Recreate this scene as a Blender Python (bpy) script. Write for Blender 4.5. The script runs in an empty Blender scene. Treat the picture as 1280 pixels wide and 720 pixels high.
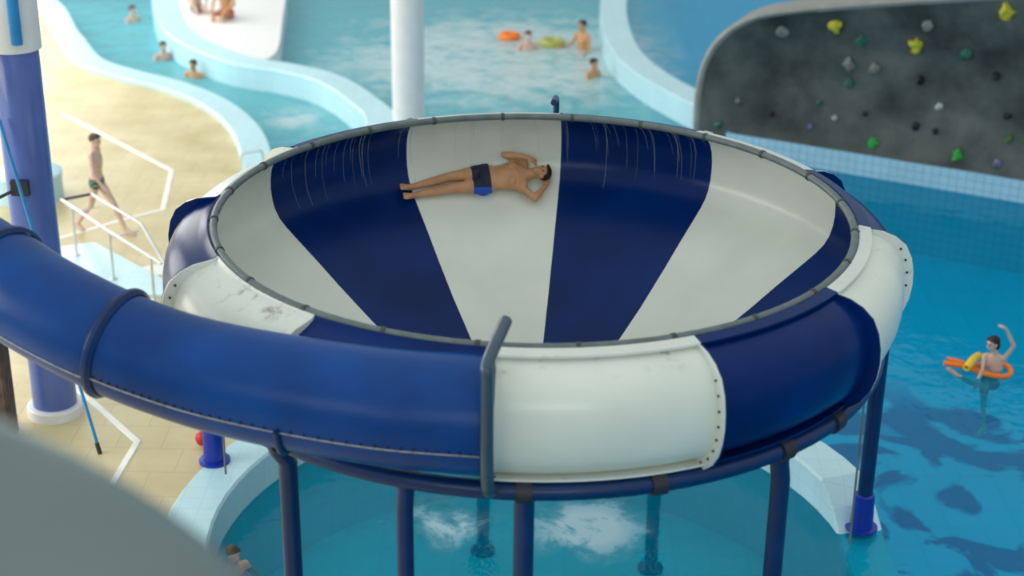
import bpy, math, random
from mathutils import Vector, Matrix, noise
V = Vector
PI = math.pi
random.seed(7)
scene = bpy.context.scene
C = scene.collection
ZR = 4.5          # height of the bowl's rim above the pool deck
WZ = -0.45        # water level

# ------------------------------------------------------------------ camera
F = 2000.0
PITCH, YAW, ROLL, CD, CH = .40943, -.01381, .01195, 15.18863, 5.75873
cp, sp = math.cos(PITCH), math.sin(PITCH)
FW = V((math.sin(YAW)*cp, math.cos(YAW)*cp, -sp))
r0 = V((math.cos(YAW), -math.sin(YAW), 0)); u0 = r0.cross(FW)
RT = math.cos(ROLL)*r0 + math.sin(ROLL)*u0
UP = -math.sin(ROLL)*r0 + math.cos(ROLL)*u0
CAM = V((0, -CD, CH+ZR))
cd = bpy.data.cameras.new('camera'); cam = bpy.data.objects.new('camera', cd); C.objects.link(cam)
M = Matrix.Identity(4)
for i in range(3):
    M[i][0] = RT[i]; M[i][1] = UP[i]; M[i][2] = -FW[i]; M[i][3] = CAM[i]
cam.matrix_world = M
cd.sensor_width = 36; cd.lens = 36*F/1280
cd.clip_end = 400
cd.dof.use_dof = True; cd.dof.focus_distance = 17.0; cd.dof.aperture_fstop = (cd.lens/1000)/0.088
scene.camera = cam

def at(px, py, z=0.0):            # the point of the horizontal plane z seen at a pixel of the photograph
    d = FW + (px-640)/F*RT - (py-360)/F*UP
    return CAM + d*((z-CAM.z)/d.z)
def hit(px, py, p, n):
    d = FW + (px-640)/F*RT - (py-360)/F*UP
    return CAM + d*((p-CAM).dot(n)/d.dot(n))

# ------------------------------------------------------------------ materials
def mat(name):
    m = bpy.data.materials.new(name); m.use_nodes = True
    nt = m.node_tree; nt.nodes.clear()
    out = nt.nodes.new('ShaderNodeOutputMaterial')
    return m, nt, out
def N(nt, t, **k):
    n = nt.nodes.new(t)
    for a, b in k.items():
        if a.startswith('i_'):
            key = a[2:].replace('_', ' ')
            n.inputs[key].default_value = b
        else: setattr(n, a, b)
    return n
def rgba(c): return (c[0], c[1], c[2], 1)
def ramp(nt, fac, stops):
    r = N(nt, 'ShaderNodeValToRGB')
    while len(r.color_ramp.elements) < len(stops): r.color_ramp.elements.new(.5)
    for e, (p, c) in zip(r.color_ramp.elements, stops): e.position = p; e.color = rgba(c) if len(c) == 3 else c
    nt.links.new(fac, r.inputs[0]); return r
def plain(name, col, rough=.4, metal=0., coat=0., var=.08, scale=4., bump=0., bscale=30., col2=None, dirt=0., spec=.5):
    m, nt, out = mat(name)
    b = N(nt, 'ShaderNodeBsdfPrincipled', i_Roughness=rough, i_Metallic=metal)
    b.inputs['Coat Weight'].default_value = coat; b.inputs['Specular IOR Level'].default_value = spec
    tc = N(nt, 'ShaderNodeTexCoord')
    n = N(nt, 'ShaderNodeTexNoise', i_Scale=scale, i_Detail=5.0)
    nt.links.new(tc.outputs['Object'], n.inputs['Vector'])
    c2 = col2 if col2 else tuple(max(0, c*(1-var*2)) for c in col)
    c1 = tuple(min(1, c*(1+var)) for c in col)
    r = ramp(nt, n.outputs['Fac'], [(.3, c2), (.7, c1)])
    src = r.outputs[0]
    if dirt:
        n2 = N(nt, 'ShaderNodeTexNoise', i_Scale=scale*6, i_Detail=8.0)
        nt.links.new(tc.outputs['Object'], n2.inputs['Vector'])
        r2 = ramp(nt, n2.outputs['Fac'], [(.62, (0, 0, 0)), (.8, (dirt, dirt, dirt))])
        mx = N(nt, 'ShaderNodeMixRGB'); nt.links.new(r2.outputs[0], mx.inputs[0]); nt.links.new(src, mx.inputs[1])
        mx.inputs[2].default_value = (.12, .1, .07, 1); src = mx.outputs[0]
    nt.links.new(src, b.inputs['Base Color'])
    if bump:
        n3 = N(nt, 'ShaderNodeTexNoise', i_Scale=bscale, i_Detail=4.0)
        nt.links.new(tc.outputs['Object'], n3.inputs['Vector'])
        bp = N(nt, 'ShaderNodeBump', i_Strength=bump, i_Distance=.02)
        nt.links.new(n3.outputs['Fac'], bp.inputs['Height']); nt.links.new(bp.outputs[0], b.inputs['Normal'])
    nt.links.new(b.outputs[0], out.inputs[0]); return m

MT = {}
MT['blue'] = plain('blue_fibreglass', (.0, .022, .14), .25, coat=0, spec=.16, var=.15, scale=1.2, bump=.05, bscale=3)
MT['tubeblue'] = plain('tube_blue_fibreglass', (.001, .055, .25), .32, coat=.0, var=.25, scale=1.1, bump=.06, bscale=2.5, col2=(.0, .034, .17), spec=.25)
MT['white'] = plain('white_gelcoat', (.80, .83, .73), .3, coat=.15, var=.03, scale=1.5, bump=.03, bscale=4)
MT['whiteout'] = plain('white_gelcoat_outer', (.76, .78, .72), .35, coat=.2, var=.03, scale=1.5, dirt=.35)
MT['navy'] = plain('navy_painted_steel', (.002, .026, .115), .35, coat=.1, spec=.35, var=.1)
MT['legblue'] = plain('bright_blue_boot', (.004, .03, .36), .35, var=.1)
MT['pipe'] = plain('grey_pipe', (.13, .165, .165), .42, var=.12, scale=8)
MT['clamp'] = plain('dark_clamp', (.05, .06, .065), .5)
MT['bolt'] = plain('dark_bolt', (.02, .02, .025), .5, metal=.4)
MT['seam'] = plain('pale_sealant', (.42, .42, .38), .5, var=.2, scale=20)
MT['colblue'] = plain('column_blue_paint', (.09, .15, .46), .35, coat=.3, var=.08, scale=2)
MT['colwhite'] = plain('column_white_paint', (.80, .80, .80), .5, var=.02)
MT['steel'] = plain('stainless_steel', (.72, .72, .72), .3, metal=.6, var=.05)
MT['hose'] = plain('bright_blue_plastic', (.02, .26, .62), .35)
MT['black'] = plain('black_rubber', (.02, .022, .03), .5)
MT['brown'] = plain('weathered_brown_timber', (.10, .07, .06), .7, var=.3, scale=6, bump=.2)
MT['greyslide'] = plain('grey_green_fibreglass', (.15, .20, .19), .28, coat=.4, var=.08, scale=.8)
MT['orange'] = plain('orange_foam', (.90, .22, .03), .75, var=.06, bump=.1, bscale=60)
MT['yellow'] = plain('yellow_foam', (.90, .60, .04), .7, var=.05)
MT['ygreen'] = plain('yellow_green_vinyl', (.42, .44, .10), .4)
MT['skin'] = plain('tanned_skin', (.60, .31, .15), .55, var=.08, scale=6)
MT['skinpale'] = plain('pale_skin', (.66, .44, .34), .55, var=.06, scale=6)
MT['hair'] = plain('dark_brown_hair', (.022, .014, .010), .6, var=.3, scale=40, bump=.5, bscale=80)
MT['hairb'] = plain('brown_hair', (.09, .055, .035), .6, var=.3, scale=40, bump=.5, bscale=80)
MT['eye'] = plain('eye_dark', (.02, .015, .015), .3)
MT['red'] = plain('red_plastic', (.6, .03, .03), .4)
MT['rim'] = plain('beige_moulded_edge', (.30, .29, .27), .5)

def tilemat(name, c1, c2, mortar, size, msize, rough=.25, var=None, off=0.0, w=1.0, h=1.0):
    m, nt, out = mat(name)
    b = N(nt, 'ShaderNodeBsdfPrincipled', i_Roughness=rough)
    tc = N(nt, 'ShaderNodeTexCoord'); 
    geo = N(nt, 'ShaderNodeNewGeometry')
    # pick the projection from the face's own normal: top faces use xy, upright ones use (x+y, z)
    sx = N(nt, 'ShaderNodeSeparateXYZ'); nt.links.new(tc.outputs['Object'], sx.inputs[0])
    uvn = N(nt, 'ShaderNodeUVMap')
    br = N(nt, 'ShaderNodeTexBrick', offset=off, squash=1.0)
    br.inputs['Scale'].default_value = 1/size; br.inputs['Mortar Size'].default_value = msize
    br.inputs['Brick Width'].default_value = w; br.inputs['Row Height'].default_value = h
    br.inputs['Color1'].default_value = rgba(c1); br.inputs['Color2'].default_value = rgba(c2); br.inputs['Mortar'].default_value = rgba(mortar)
    nt.links.new(uvn.outputs[0], br.inputs['Vector'])
    n = N(nt, 'ShaderNodeTexNoise', i_Scale=1.1, i_Detail=4.0); nt.links.new(tc.outputs['Object'], n.inputs['Vector'])
    mx = N(nt, 'ShaderNodeMixRGB', blend_type='MULTIPLY'); mx.inputs[0].default_value = 1
    rr = ramp(nt, n.outputs['Fac'], [(.3, var or (.93, .93, .9)), (.7, (1, 1, 1))])
    nt.links.new(br.outputs[0], mx.inputs[1]); nt.links.new(rr.outputs[0], mx.inputs[2])
    nt.links.new(mx.outputs[0], b.inputs['Base Color']); nt.links.new(b.outputs[0], out.inputs[0])
    return m
MT['deck'] = tilemat('beige_deck_tiles', (.70, .60, .36), (.64, .55, .32), (.52, .45, .28), .60, .012, .45, (.80, .77, .66), off=.5)
MT['curb'] = tilemat('pale_blue_curb_tiles', (.56, .82, .90), (.54, .80, .88), (.45, .70, .80), .25, .02, .3)
MT['pooltile'] = tilemat('pale_blue_wall_tiles', (.40, .66, .82), (.37, .63, .80), (.22, .42, .56), .17, .045, .25)
MT['channel'] = plain('white_grating_and_glare', (.92, .90, .84), .4)
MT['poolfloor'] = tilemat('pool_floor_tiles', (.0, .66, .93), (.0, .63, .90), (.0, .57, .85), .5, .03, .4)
MT['catchfloor'] = tilemat('catch_pool_floor', (.0, .90, .92), (.0, .87, .89), (.0, .80, .84), .5, .03, .4)

# dark wavy reflections of the right-hand pool, painted into its floor colour
def add_dark_reflections(m):
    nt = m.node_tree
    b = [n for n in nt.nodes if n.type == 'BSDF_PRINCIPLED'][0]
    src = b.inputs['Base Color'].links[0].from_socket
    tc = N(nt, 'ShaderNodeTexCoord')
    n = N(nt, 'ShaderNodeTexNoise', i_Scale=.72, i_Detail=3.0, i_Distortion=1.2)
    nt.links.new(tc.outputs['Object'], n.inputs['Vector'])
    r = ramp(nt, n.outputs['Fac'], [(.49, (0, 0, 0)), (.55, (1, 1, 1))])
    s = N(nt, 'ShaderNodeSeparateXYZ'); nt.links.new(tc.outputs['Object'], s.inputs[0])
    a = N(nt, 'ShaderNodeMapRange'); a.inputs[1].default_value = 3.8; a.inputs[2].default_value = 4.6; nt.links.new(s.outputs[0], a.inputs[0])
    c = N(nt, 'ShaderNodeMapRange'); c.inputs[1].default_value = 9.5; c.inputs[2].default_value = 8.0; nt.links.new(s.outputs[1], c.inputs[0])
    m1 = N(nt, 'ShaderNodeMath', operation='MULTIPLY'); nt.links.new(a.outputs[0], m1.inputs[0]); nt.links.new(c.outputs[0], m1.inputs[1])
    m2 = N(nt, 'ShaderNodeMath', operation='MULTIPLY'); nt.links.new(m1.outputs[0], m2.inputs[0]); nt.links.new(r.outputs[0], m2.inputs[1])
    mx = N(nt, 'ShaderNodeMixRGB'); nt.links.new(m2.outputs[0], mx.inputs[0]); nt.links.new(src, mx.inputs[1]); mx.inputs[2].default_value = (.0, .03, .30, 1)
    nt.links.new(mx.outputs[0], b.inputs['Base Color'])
add_dark_reflections(MT['poolfloor'])

def water_mat(name):
    m, nt, out = mat(name)
    L = nt.links.new
    tc = N(nt, 'ShaderNodeTexCoord')
    def mapped(s):
        mp = N(nt, 'ShaderNodeMapping'); mp.inputs['Scale'].default_value = s; L(tc.outputs['Object'], mp.inputs[0]); return mp
    mp = mapped((1, 1, 1))
    n1 = N(nt, 'ShaderNodeTexNoise', i_Scale=1.6, i_Detail=3.0, i_Distortion=.6); L(mp.outputs[0], n1.inputs['Vector'])
    n2 = N(nt, 'ShaderNodeTexNoise', i_Scale=6.0, i_Detail=2.0, i_Distortion=.4); L(mp.outputs[0], n2.inputs['Vector'])
    # choppiness grows towards the busy pool behind the bowl
    s = N(nt, 'ShaderNodeSeparateXYZ'); L(tc.outputs['Object'], s.inputs[0])
    busy = N(nt, 'ShaderNodeMapRange'); busy.inputs[1].default_value = 11; busy.inputs[2].default_value = 16
    L(s.outputs[1], busy.inputs[0])
    left = N(nt, 'ShaderNodeMapRange'); left.inputs[1].default_value = 4.0; left.inputs[2].default_value = 2.5
    L(s.outputs[0], left.inputs[0])
    bz = N(nt, 'ShaderNodeMath', operation='MULTIPLY'); L(busy.outputs[0], bz.inputs[0]); L(left.outputs[0], bz.inputs[1])
    add = N(nt, 'ShaderNodeMath', operation='ADD'); L(n1.outputs['Fac'], add.inputs[0])
    ms = N(nt, 'ShaderNodeMath', operation='MULTIPLY'); ms.inputs[1].default_value = .35; L(n2.outputs['Fac'], ms.inputs[0]); L(ms.outputs[0], add.inputs[1])
    st = N(nt, 'ShaderNodeMapRange'); st.inputs[3].default_value = .25; st.inputs[4].default_value = .9; L(bz.outputs[0], st.inputs[0])
    bp = N(nt, 'ShaderNodeBump', i_Distance=.10); L(add.outputs[0], bp.inputs['Height']); L(st.outputs[0], bp.inputs['Strength'])
    tr = N(nt, 'ShaderNodeBsdfTransparent'); tr.inputs[0].default_value = (.15, .85, .95, 1)
    df = N(nt, 'ShaderNodeBsdfDiffuse')
    cr = N(nt, 'ShaderNodeMixRGB'); L(bz.outputs[0], cr.inputs[0]); cr.inputs[1].default_value = (.0, .48, .80, 1); cr.inputs[2].default_value = (.14, .50, .58, 1)
    # foam: torn patches in the churned pool and where the bowl drains
    nf = N(nt, 'ShaderNodeTexNoise', i_Scale=1.3, i_Detail=7.0, i_Roughness=.68, i_Distortion=.5); L(mp.outputs[0], nf.inputs['Vector'])
    def blob(cx, cy, rad, soft):
        v = N(nt, 'ShaderNodeVectorMath', operation='DISTANCE'); L(tc.outputs['Object'], v.inputs[0]); v.inputs[1].default_value = (cx, cy, WZ)
        r = N(nt, 'ShaderNodeMapRange'); r.inputs[1].default_value = rad; r.inputs[2].default_value = rad-soft; L(v.outputs['Value'], r.inputs[0]); return r
    a, b_ = at(640, 70, WZ), at(365, 150, WZ)
    d1 = at(560, 655, WZ); d2 = at(735, 660, WZ)
    foams = [blob(a.x, a.y, 7.0, 4.5), blob(b_.x, b_.y, 1.6, 1.6), blob(d1.x, d1.y, 1.0, .8), blob(d2.x, d2.y, 1.35, 1.0)]
    sm = None
    for f_ in foams:
        if sm is None: sm = f_.outputs[0]
        else:
            x = N(nt, 'ShaderNodeMath', operation='MAXIMUM'); L(sm, x.inputs[0]); L(f_.outputs[0], x.inputs[1]); sm = x.outputs[0]
    th = N(nt, 'ShaderNodeMath', operation='MULTIPLY_ADD'); L(sm, th.inputs[0]); th.inputs[1].default_value = .31; L(nf.outputs['Fac'], th.inputs[2])
    fr = ramp(nt, th.outputs[0], [(.62, (0, 0, 0)), (.80, (.75, .75, .75))])
    fm = N(nt, 'ShaderNodeMath', operation='MULTIPLY'); L(fr.outputs[0], fm.inputs[0]); L(sm, fm.inputs[1])
    c2 = N(nt, 'ShaderNodeMixRGB'); L(fm.outputs[0], c2.inputs[0]); L(cr.outputs[0], c2.inputs[1]); c2.inputs[2].default_value = (.75, .86, .86, 1)
    L(c2.outputs[0], df.inputs[0])
    body = N(nt, 'ShaderNodeMixShader')
    op = N(nt, 'ShaderNodeMapRange'); op.inputs[3].default_value = .24; op.inputs[4].default_value = .80; L(bz.outputs[0], op.inputs[0])
    om = N(nt, 'ShaderNodeMath', operation='MAXIMUM'); L(op.outputs[0], om.inputs[0]); L(fm.outputs[0], om.inputs[1])
    L(om.outputs[0], body.inputs[0]); L(tr.outputs[0], body.inputs[1]); L(df.outputs[0], body.inputs[2])
    gl = N(nt, 'ShaderNodeBsdfGlossy', i_Roughness=.05); L(bp.outputs[0], gl.inputs['Normal'])
    fz = N(nt, 'ShaderNodeFresnel', i_IOR=1.26); L(bp.outputs[0], fz.inputs['Normal'])
    mx = N(nt, 'ShaderNodeMixShader'); L(fz.outputs[0], mx.inputs[0]); L(body.outputs[0], mx.inputs[1]); L(gl.outputs[0], mx.inputs[2])
    L(mx.outputs[0], out.inputs[0]); return m
MT['water'] = water_mat('pool_water')
def rust(m):       # brown grime gathered under the top lip of the white panels
    nt = m.node_tree; b = [n for n in nt.nodes if n.type == 'BSDF_PRINCIPLED'][0]; src = b.inputs['Base Color'].links[0].from_socket
    tc = N(nt, 'ShaderNodeTexCoord'); n = N(nt, 'ShaderNodeTexNoise', i_Scale=5.0, i_Detail=8.0, i_Roughness=.7); nt.links.new(tc.outputs['Object'], n.inputs['Vector'])
    r = ramp(nt, n.outputs['Fac'], [(.56, (0, 0, 0)), (.70, (.8, .8, .8))]); s = N(nt, 'ShaderNodeSeparateXYZ'); nt.links.new(tc.outputs['Object'], s.inputs[0])
    a = N(nt, 'ShaderNodeMapRange'); a.inputs[1].default_value = ZR-.13; a.inputs[2].default_value = ZR-.03; nt.links.new(s.outputs[2], a.inputs[0])
    m2 = N(nt, 'ShaderNodeMath', operation='MULTIPLY'); nt.links.new(a.outputs[0], m2.inputs[0]); nt.links.new(r.outputs[0], m2.inputs[1])
    mx = N(nt, 'ShaderNodeMixRGB'); nt.links.new(m2.outputs[0], mx.inputs[0]); nt.links.new(src, mx.inputs[1]); mx.inputs[2].default_value = (.16, .13, .08, 1)
    nt.links.new(mx.outputs[0], b.inputs['Base Color'])
rust(MT['white'])

m, nt, out = mat('water_film')
tr = N(nt, 'ShaderNodeBsdfTransparent'); gl = N(nt, 'ShaderNodeBsdfPrincipled', i_Roughness=.15); gl.inputs['Base Color'].default_value = (.75, .82, .9, 1)
mx = N(nt, 'ShaderNodeMixShader'); mx.inputs[0].default_value = .12
nt.links.new(tr.outputs[0], mx.inputs[1]); nt.links.new(gl.outputs[0], mx.inputs[2]); nt.links.new(mx.outputs[0], out.inputs[0]); MT['film'] = m

m, nt, out = mat('climbing_wall_stone')
b = N(nt, 'ShaderNodeBsdfPrincipled', i_Roughness=.75); tc = N(nt, 'ShaderNodeTexCoord')
n = N(nt, 'ShaderNodeTexNoise', i_Scale=.7, i_Detail=8.0, i_Roughness=.6); nt.links.new(tc.outputs['Object'], n.inputs['Vector'])
r = ramp(nt, n.outputs['Fac'], [(.33, (.016, .022, .022)), (.5, (.060, .074, .070)), (.68, (.12, .13, .118))])
nt.links.new(r.outputs[0], b.inputs['Base Color'])
bp = N(nt, 'ShaderNodeBump', i_Strength=.6, i_Distance=.08); nt.links.new(n.outputs['Fac'], bp.inputs['Height']); nt.links.new(bp.outputs[0], b.inputs['Normal'])
nt.links.new(b.outputs[0], out.inputs[0]); MT['rock'] = m

def shorts_mat(name, ca, cb, axis, thr):
    m, nt, out = mat(name)
    b = N(nt, 'ShaderNodeBsdfPrincipled', i_Roughness=.7); tc = N(nt, 'ShaderNodeTexCoord')
    s = N(nt, 'ShaderNodeSeparateXYZ'); nt.links.new(tc.outputs['Object'], s.inputs[0])
    mm = N(nt, 'ShaderNodeMath', operation='LESS_THAN'); mm.inputs[1].default_value = thr; nt.links.new(s.outputs[axis], mm.inputs[0])
    mx = N(nt, 'ShaderNodeMixRGB'); nt.links.new(mm.outputs[0], mx.inputs[0]); mx.inputs[1].default_value = rgba(ca); mx.inputs[2].default_value = rgba(cb)
    nt.links.new(mx.outputs[0], b.inputs['Base Color']); nt.links.new(b.outputs[0], out.inputs[0]); return m
m, nt, out = mat('striped_briefs')
b = N(nt, 'ShaderNodeBsdfPrincipled', i_Roughness=.7); tc = N(nt, 'ShaderNodeTexCoord')
w = N(nt, 'ShaderNodeTexWave', i_Scale=7.0, bands_direction='DIAGONAL'); nt.links.new(tc.outputs['Object'], w.inputs['Vector'])
r = ramp(nt, w.outputs['Fac'], [(.35, (.02, .035, .03)), (.6, (.16, .24, .20))]); nt.links.new(r.outputs[0], b.inputs['Base Color']); nt.links.new(b.outputs[0], out.inputs[0]); MT['briefs'] = m
MT['navyshorts'] = plain('dark_swim_shorts', (.02, .03, .08), .7)

# ------------------------------------------------------------------ mesh helpers
class MB:
    def __init__(s): s.v = []; s.f = []
    def add(s, vs, fs):
        o = len(s.v); s.v += [tuple(v) for v in vs]; s.f += [tuple(i+o for i in f) for f in fs]; return s
    def box(s, c, d, rot=None):
        c = V(c); vs = []
        for x in (-.5, .5):
            for y in (-.5, .5):
                for z in (-.5, .5):
                    p = V((x*d[0], y*d[1], z*d[2]))
                    if rot: p = rot @ p
                    vs.append(c+p)
        return s.add(vs, [(0, 1, 3, 2), (4, 6, 7, 5), (0, 4, 5, 1), (2, 3, 7, 6), (0, 2, 6, 4), (1, 5, 7, 3)])
    def tube(s, pts, rad, n=12, closed=False, caps=True, a0=0, a1=2*PI):
        pts = [V(p) for p in pts]; k = len(pts)
        rads = rad if isinstance(rad, (list, tuple)) else [rad]*k
        tans = []
        for i in range(k):
            a = pts[(i-1) % k] if (closed or i > 0) else pts[i]; b = pts[(i+1) % k] if (closed or i < k-1) else pts[i]
            tans.append((b-a).normalized())
        ref = V((0, 0, 1)) if abs(tans[0].z) < .9 else V((1, 0, 0))
        u = (ref - ref.dot(tans[0])*tans[0]).normalized()
        vs = []; fs = []; full = abs(a1-a0-2*PI) < 1e-6
        m_ = n if full else n+1
        for i in range(k):
            t = tans[i]; u = (u - u.dot(t)*t).normalized(); w = t.cross(u)
            for j in range(m_):
                a = a0+(a1-a0)*j/n; vs.append(pts[i]+rads[i]*(math.cos(a)*u+math.sin(a)*w))
        for i in range(k if closed else k-1):
            for j in range(n):
                j2 = (j+1) % m_; i2 = (i+1) % k
                fs.append((i*m_+j, i*m_+j2, i2*m_+j2, i2*m_+j))
        if caps and not closed and full:
            fs.append(tuple(range(m_))[::-1]); fs.append(tuple((k-1)*m_+j for j in range(m_)))
        return s.add(vs, fs)
    def lathe(s, prof, c=(0, 0, 0), n=32):
        c = V(c); k = len(prof); vs = []; fs = []
        for (r, z) in prof:
            for j in range(n):
                a = 2*PI*j/n; vs.append(c+V((r*math.cos(a), r*math.sin(a), z)))
        for i in range(k-1):
            for j in range(n):
                fs.append((i*n+j, i*n+(j+1) % n, (i+1)*n+(j+1) % n, (i+1)*n+j))
        fs.append(tuple(range(n))[::-1]); fs.append(tuple((k-1)*n+j for j in range(n)))
        return s.add(vs, fs)
    def prism(s, pts, z0, z1):
        n = len(pts)
        vs = [(p[0], p[1], z0) for p in pts]+[(p[0], p[1], z1) for p in pts]
        return s.add(vs, [tuple(range(n))[::-1], tuple(range(n, 2*n))]+[(i, (i+1) % n, n+(i+1) % n, n+i) for i in range(n)])
    def band(s, pts, w, z0, z1, closed=False):          # an upright kerb following a line
        P = [V((p[0], p[1])) for p in pts]; k = len(P); L = []; R = []
        for i in range(k):
            a = P[(i-1) % k] if (closed or i) else P[i]; b = P[(i+1) % k] if (closed or i < k-1) else P[i]
            t = (b-a).normalized(); nn = V((-t.y, t.x)); L.append(P[i]+nn*w/2); R.append(P[i]-nn*w/2)
        vs = []
        bev = min(.03, w*.2)
        for i in range(k):
            l, r = L[i], R[i]; d = (r-l).normalized()*bev
            vs += [(l.x, l.y, z0), (l.x, l.y, z1-bev), (l.x+d.x, l.y+d.y, z1), (r.x-d.x, r.y-d.y, z1), (r.x, r.y, z1-bev), (r.x, r.y, z0)]
        fs = []
        for i in range(k if closed else k-1):
            a = i*6; b = ((i+1) % k)*6
            for j in range(6): fs.append((a+j, a+(j+1) % 6, b+(j+1) % 6, b+j))
        if not closed: fs += [tuple(range(6)), tuple((k-1)*6+j for j in range(6))[::-1]]
        return s.add(vs, fs)
    def ico(s, c, r, sub=2, fn=None, ax=(1, 1, 1)):
        import bmesh
        bm = bmesh.new(); bmesh.ops.create_icosphere(bm, subdivisions=sub, radius=1)
        vs = []
        for v in bm.verts:
            p = v.co.copy()
            if fn: p = fn(p)
            vs.append(V(c)+V((p.x*ax[0], p.y*ax[1], p.z*ax[2]))*r)
        fs = [tuple(v.index for v in f.verts) for f in bm.faces]; bm.free()
        return s.add(vs, fs)
    def build(s, name, material, parent=None, smooth=False, uv=None, angle=40, recalc=True):
        me = bpy.data.meshes.new(name); me.from_pydata(s.v, [], s.f); me.update()
        if recalc:
            import bmesh
            bm = bmesh.new(); bm.from_mesh(me); bmesh.ops.recalc_face_normals(bm, faces=bm.faces); bm.to_mesh(me); bm.free()
        if uv: box_uv(me)
        me.materials.append(material)
        if smooth:
            for p in me.polygons: p.use_smooth = True
            try: me.set_sharp_from_angle(angle=math.radians(angle))
            except Exception: pass
        o = bpy.data.objects.new(name, me); C.objects.link(o)
        if parent is not None: o.parent = parent
        return o
def box_uv(me):
    uv = me.uv_layers.new(name='UVMap')
    for p in me.polygons:
        n = p.normal
        if abs(n.z) > .6: f = lambda c: (c.x, c.y)
        else:
            t = V((-n.y, n.x, 0)).normalized(); f = lambda c, t=t: (c.x*t.x+c.y*t.y, c.z)
        for li in p.loop_indices: uv.data[li].uv = f(me.vertices[me.loops[li].vertex_index].co)
def smooth_line(pts, per=8, closed=False):
    pts = [V(p) for p in pts]; k = len(pts); o = []
    for i in range(k if closed else k-1):
        p1, p2 = pts[i], pts[(i+1) % k]
        p0 = pts[(i-1) % k] if (closed or i) else p1*2-p2
        p3 = pts[(i+2) % k] if (closed or i+2 < k) else p2*2-p1
        for j in range(per):
            t = j/per
            o.append(.5*((2*p1)+(p2-p0)*t+(2*p0-5*p1+4*p2-p3)*t*t+(3*p1-p0-3*p2+p3)*t**3))
    if not closed: o.append(pts[-1])
    return o
def tag(o, label=None, cat=None, group=None, kind=None):
    if label: o['label'] = label
    if cat: o['category'] = cat
    if group: o['group'] = group
    if kind: o['kind'] = kind
    return o
def empty(name, loc=(0, 0, 0)):
    o = bpy.data.objects.new(name, None); C.objects.link(o); o.location = loc; o.empty_display_size = .2; return o
def put(o, root):        # child whose mesh is in world coordinates
    o.parent = root; o.matrix_parent_inverse = Matrix.Translation(-V(root.location)); return o

# ------------------------------------------------------------------ setting
def pol(r, deg): return (r*math.cos(math.radians(deg)), r*math.sin(math.radians(deg)))
CX, CY, RI, RO = .08, 1.2, 3.85, 4.45      # the round catch pool
river = [at(*p, .1) for p in [(-120, -20), (40, -6), (84, 42), (112, 75), (160, 92), (212, 105), (265, 126), (303, 156), (320, 192), (321, 232)]]
river += [V((-5.2, 10.5, .1)), V((-4.7, 8.2, .1)), V((-3.9, 6.4, .1)), V((-2.7, 5.2, .1))]
river_s = smooth_line(river, 8)
deck_pts = [(p.x-.2, p.y) for p in river_s]
arc = [(CX+(RO-.15)*math.cos(math.radians(a)), CY+(RO-.15)*math.sin(math.radians(a))) for a in range(128, 262, 6)]
deck_poly = deck_pts+arc+[(-.6, -9), (-.6, -14), (-26, -14), (-26, deck_pts[0][1])]
o = MB().prism(deck_poly, -1.9, 0).build('floor', MT['deck'], uv=True); tag(o, 'beige tiled pool deck', kind='structure')

def structure(mb, name, m, **k):
    o = mb.build(name, m, **k); o['kind'] = 'structure'; return o
structure(MB().band(river_s[:-1], .62, -1.9, .12), 'trim_1', MT['curb'], uv=True)
isl = [at(*p, .1) for p in [(205, -60), (205, -5), (225, 40), (290, 72), (360, 85), (410, 98), (450, 122), (478, 155)]]+[V((-3.3, 13, .1)), V((-3.6, 9, .1)), V((-3.4, 6.2, .1))]
structure(MB().band(smooth_line(isl, 8), .68, -1.9, .12), 'trim_2', MT['curb'], uv=True)
rcb = [at(*p, .1) for p in [(775, -60), (768, -10), (768, 25), (782, 62), (815, 92), (865, 120), (910, 140)]]
structure(MB().band(smooth_line(rcb, 8), .72, -1.9, .12), 'trim_3', MT['curb'], uv=True)
ring = [(CX+(RI+RO)/2*math.cos(2*PI*i/72), CY+(RI+RO)/2*math.sin(2*PI*i/72)) for i in range(72)]
kb_ = MB().band(ring, RO-RI, -1.85, .02, closed=True)
def dip(v):          # towards the right front the kerb runs under the water
    a = math.degrees(math.atan2(v[1]-CY, v[0]-CX)); d = max(0, min(1, (21-a)/14)) if -120 < a < 90 else 0
    return v if v[2] < -1 else (v[0], v[1], v[2]-.62*d*d*(3-2*d))
kb_.v = [dip(v) for v in kb_.v]
structure(kb_, 'trim_4', MT['curb'], uv=True)
# ledge under the climbing wall, its tiled face is the far wall of the right-hand pool
A1, A2 = V((3.94, 16.82)), V((9.43, 14.06)); E_ = (A2-A1).normalized(); NN = V((E_.y, -E_.x))       # NN faces the camera
ledge = [A1+E_*.05, A2, A1+E_*18, A1+E_*18-NN*2, A1-NN*.9]
structure(MB().prism([(p.x, p.y) for p in ledge], -1.9, .0), 'wall_back', MT['pooltile'], uv=True)
# pool floors and water
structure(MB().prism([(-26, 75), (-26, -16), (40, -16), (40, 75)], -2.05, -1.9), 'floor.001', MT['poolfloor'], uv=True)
structure(MB().prism([(CX+RI*1.02*math.cos(2*PI*i/64), CY+RI*1.02*math.sin(2*PI*i/64)) for i in range(64)], -1.9, -1.78), 'floor.002', MT['catchfloor'], uv=True)
wm = MB().add([(-26, -16, WZ), (40, -16, WZ), (40, 75, WZ), (-26, 75, WZ)], [(0, 1, 2, 3)])
ow = wm.build('pool_water', MT['water']); tag(ow, 'teal pool water filling the river, the catch pool and the right-hand pool', 'water', kind='stuff')

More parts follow.
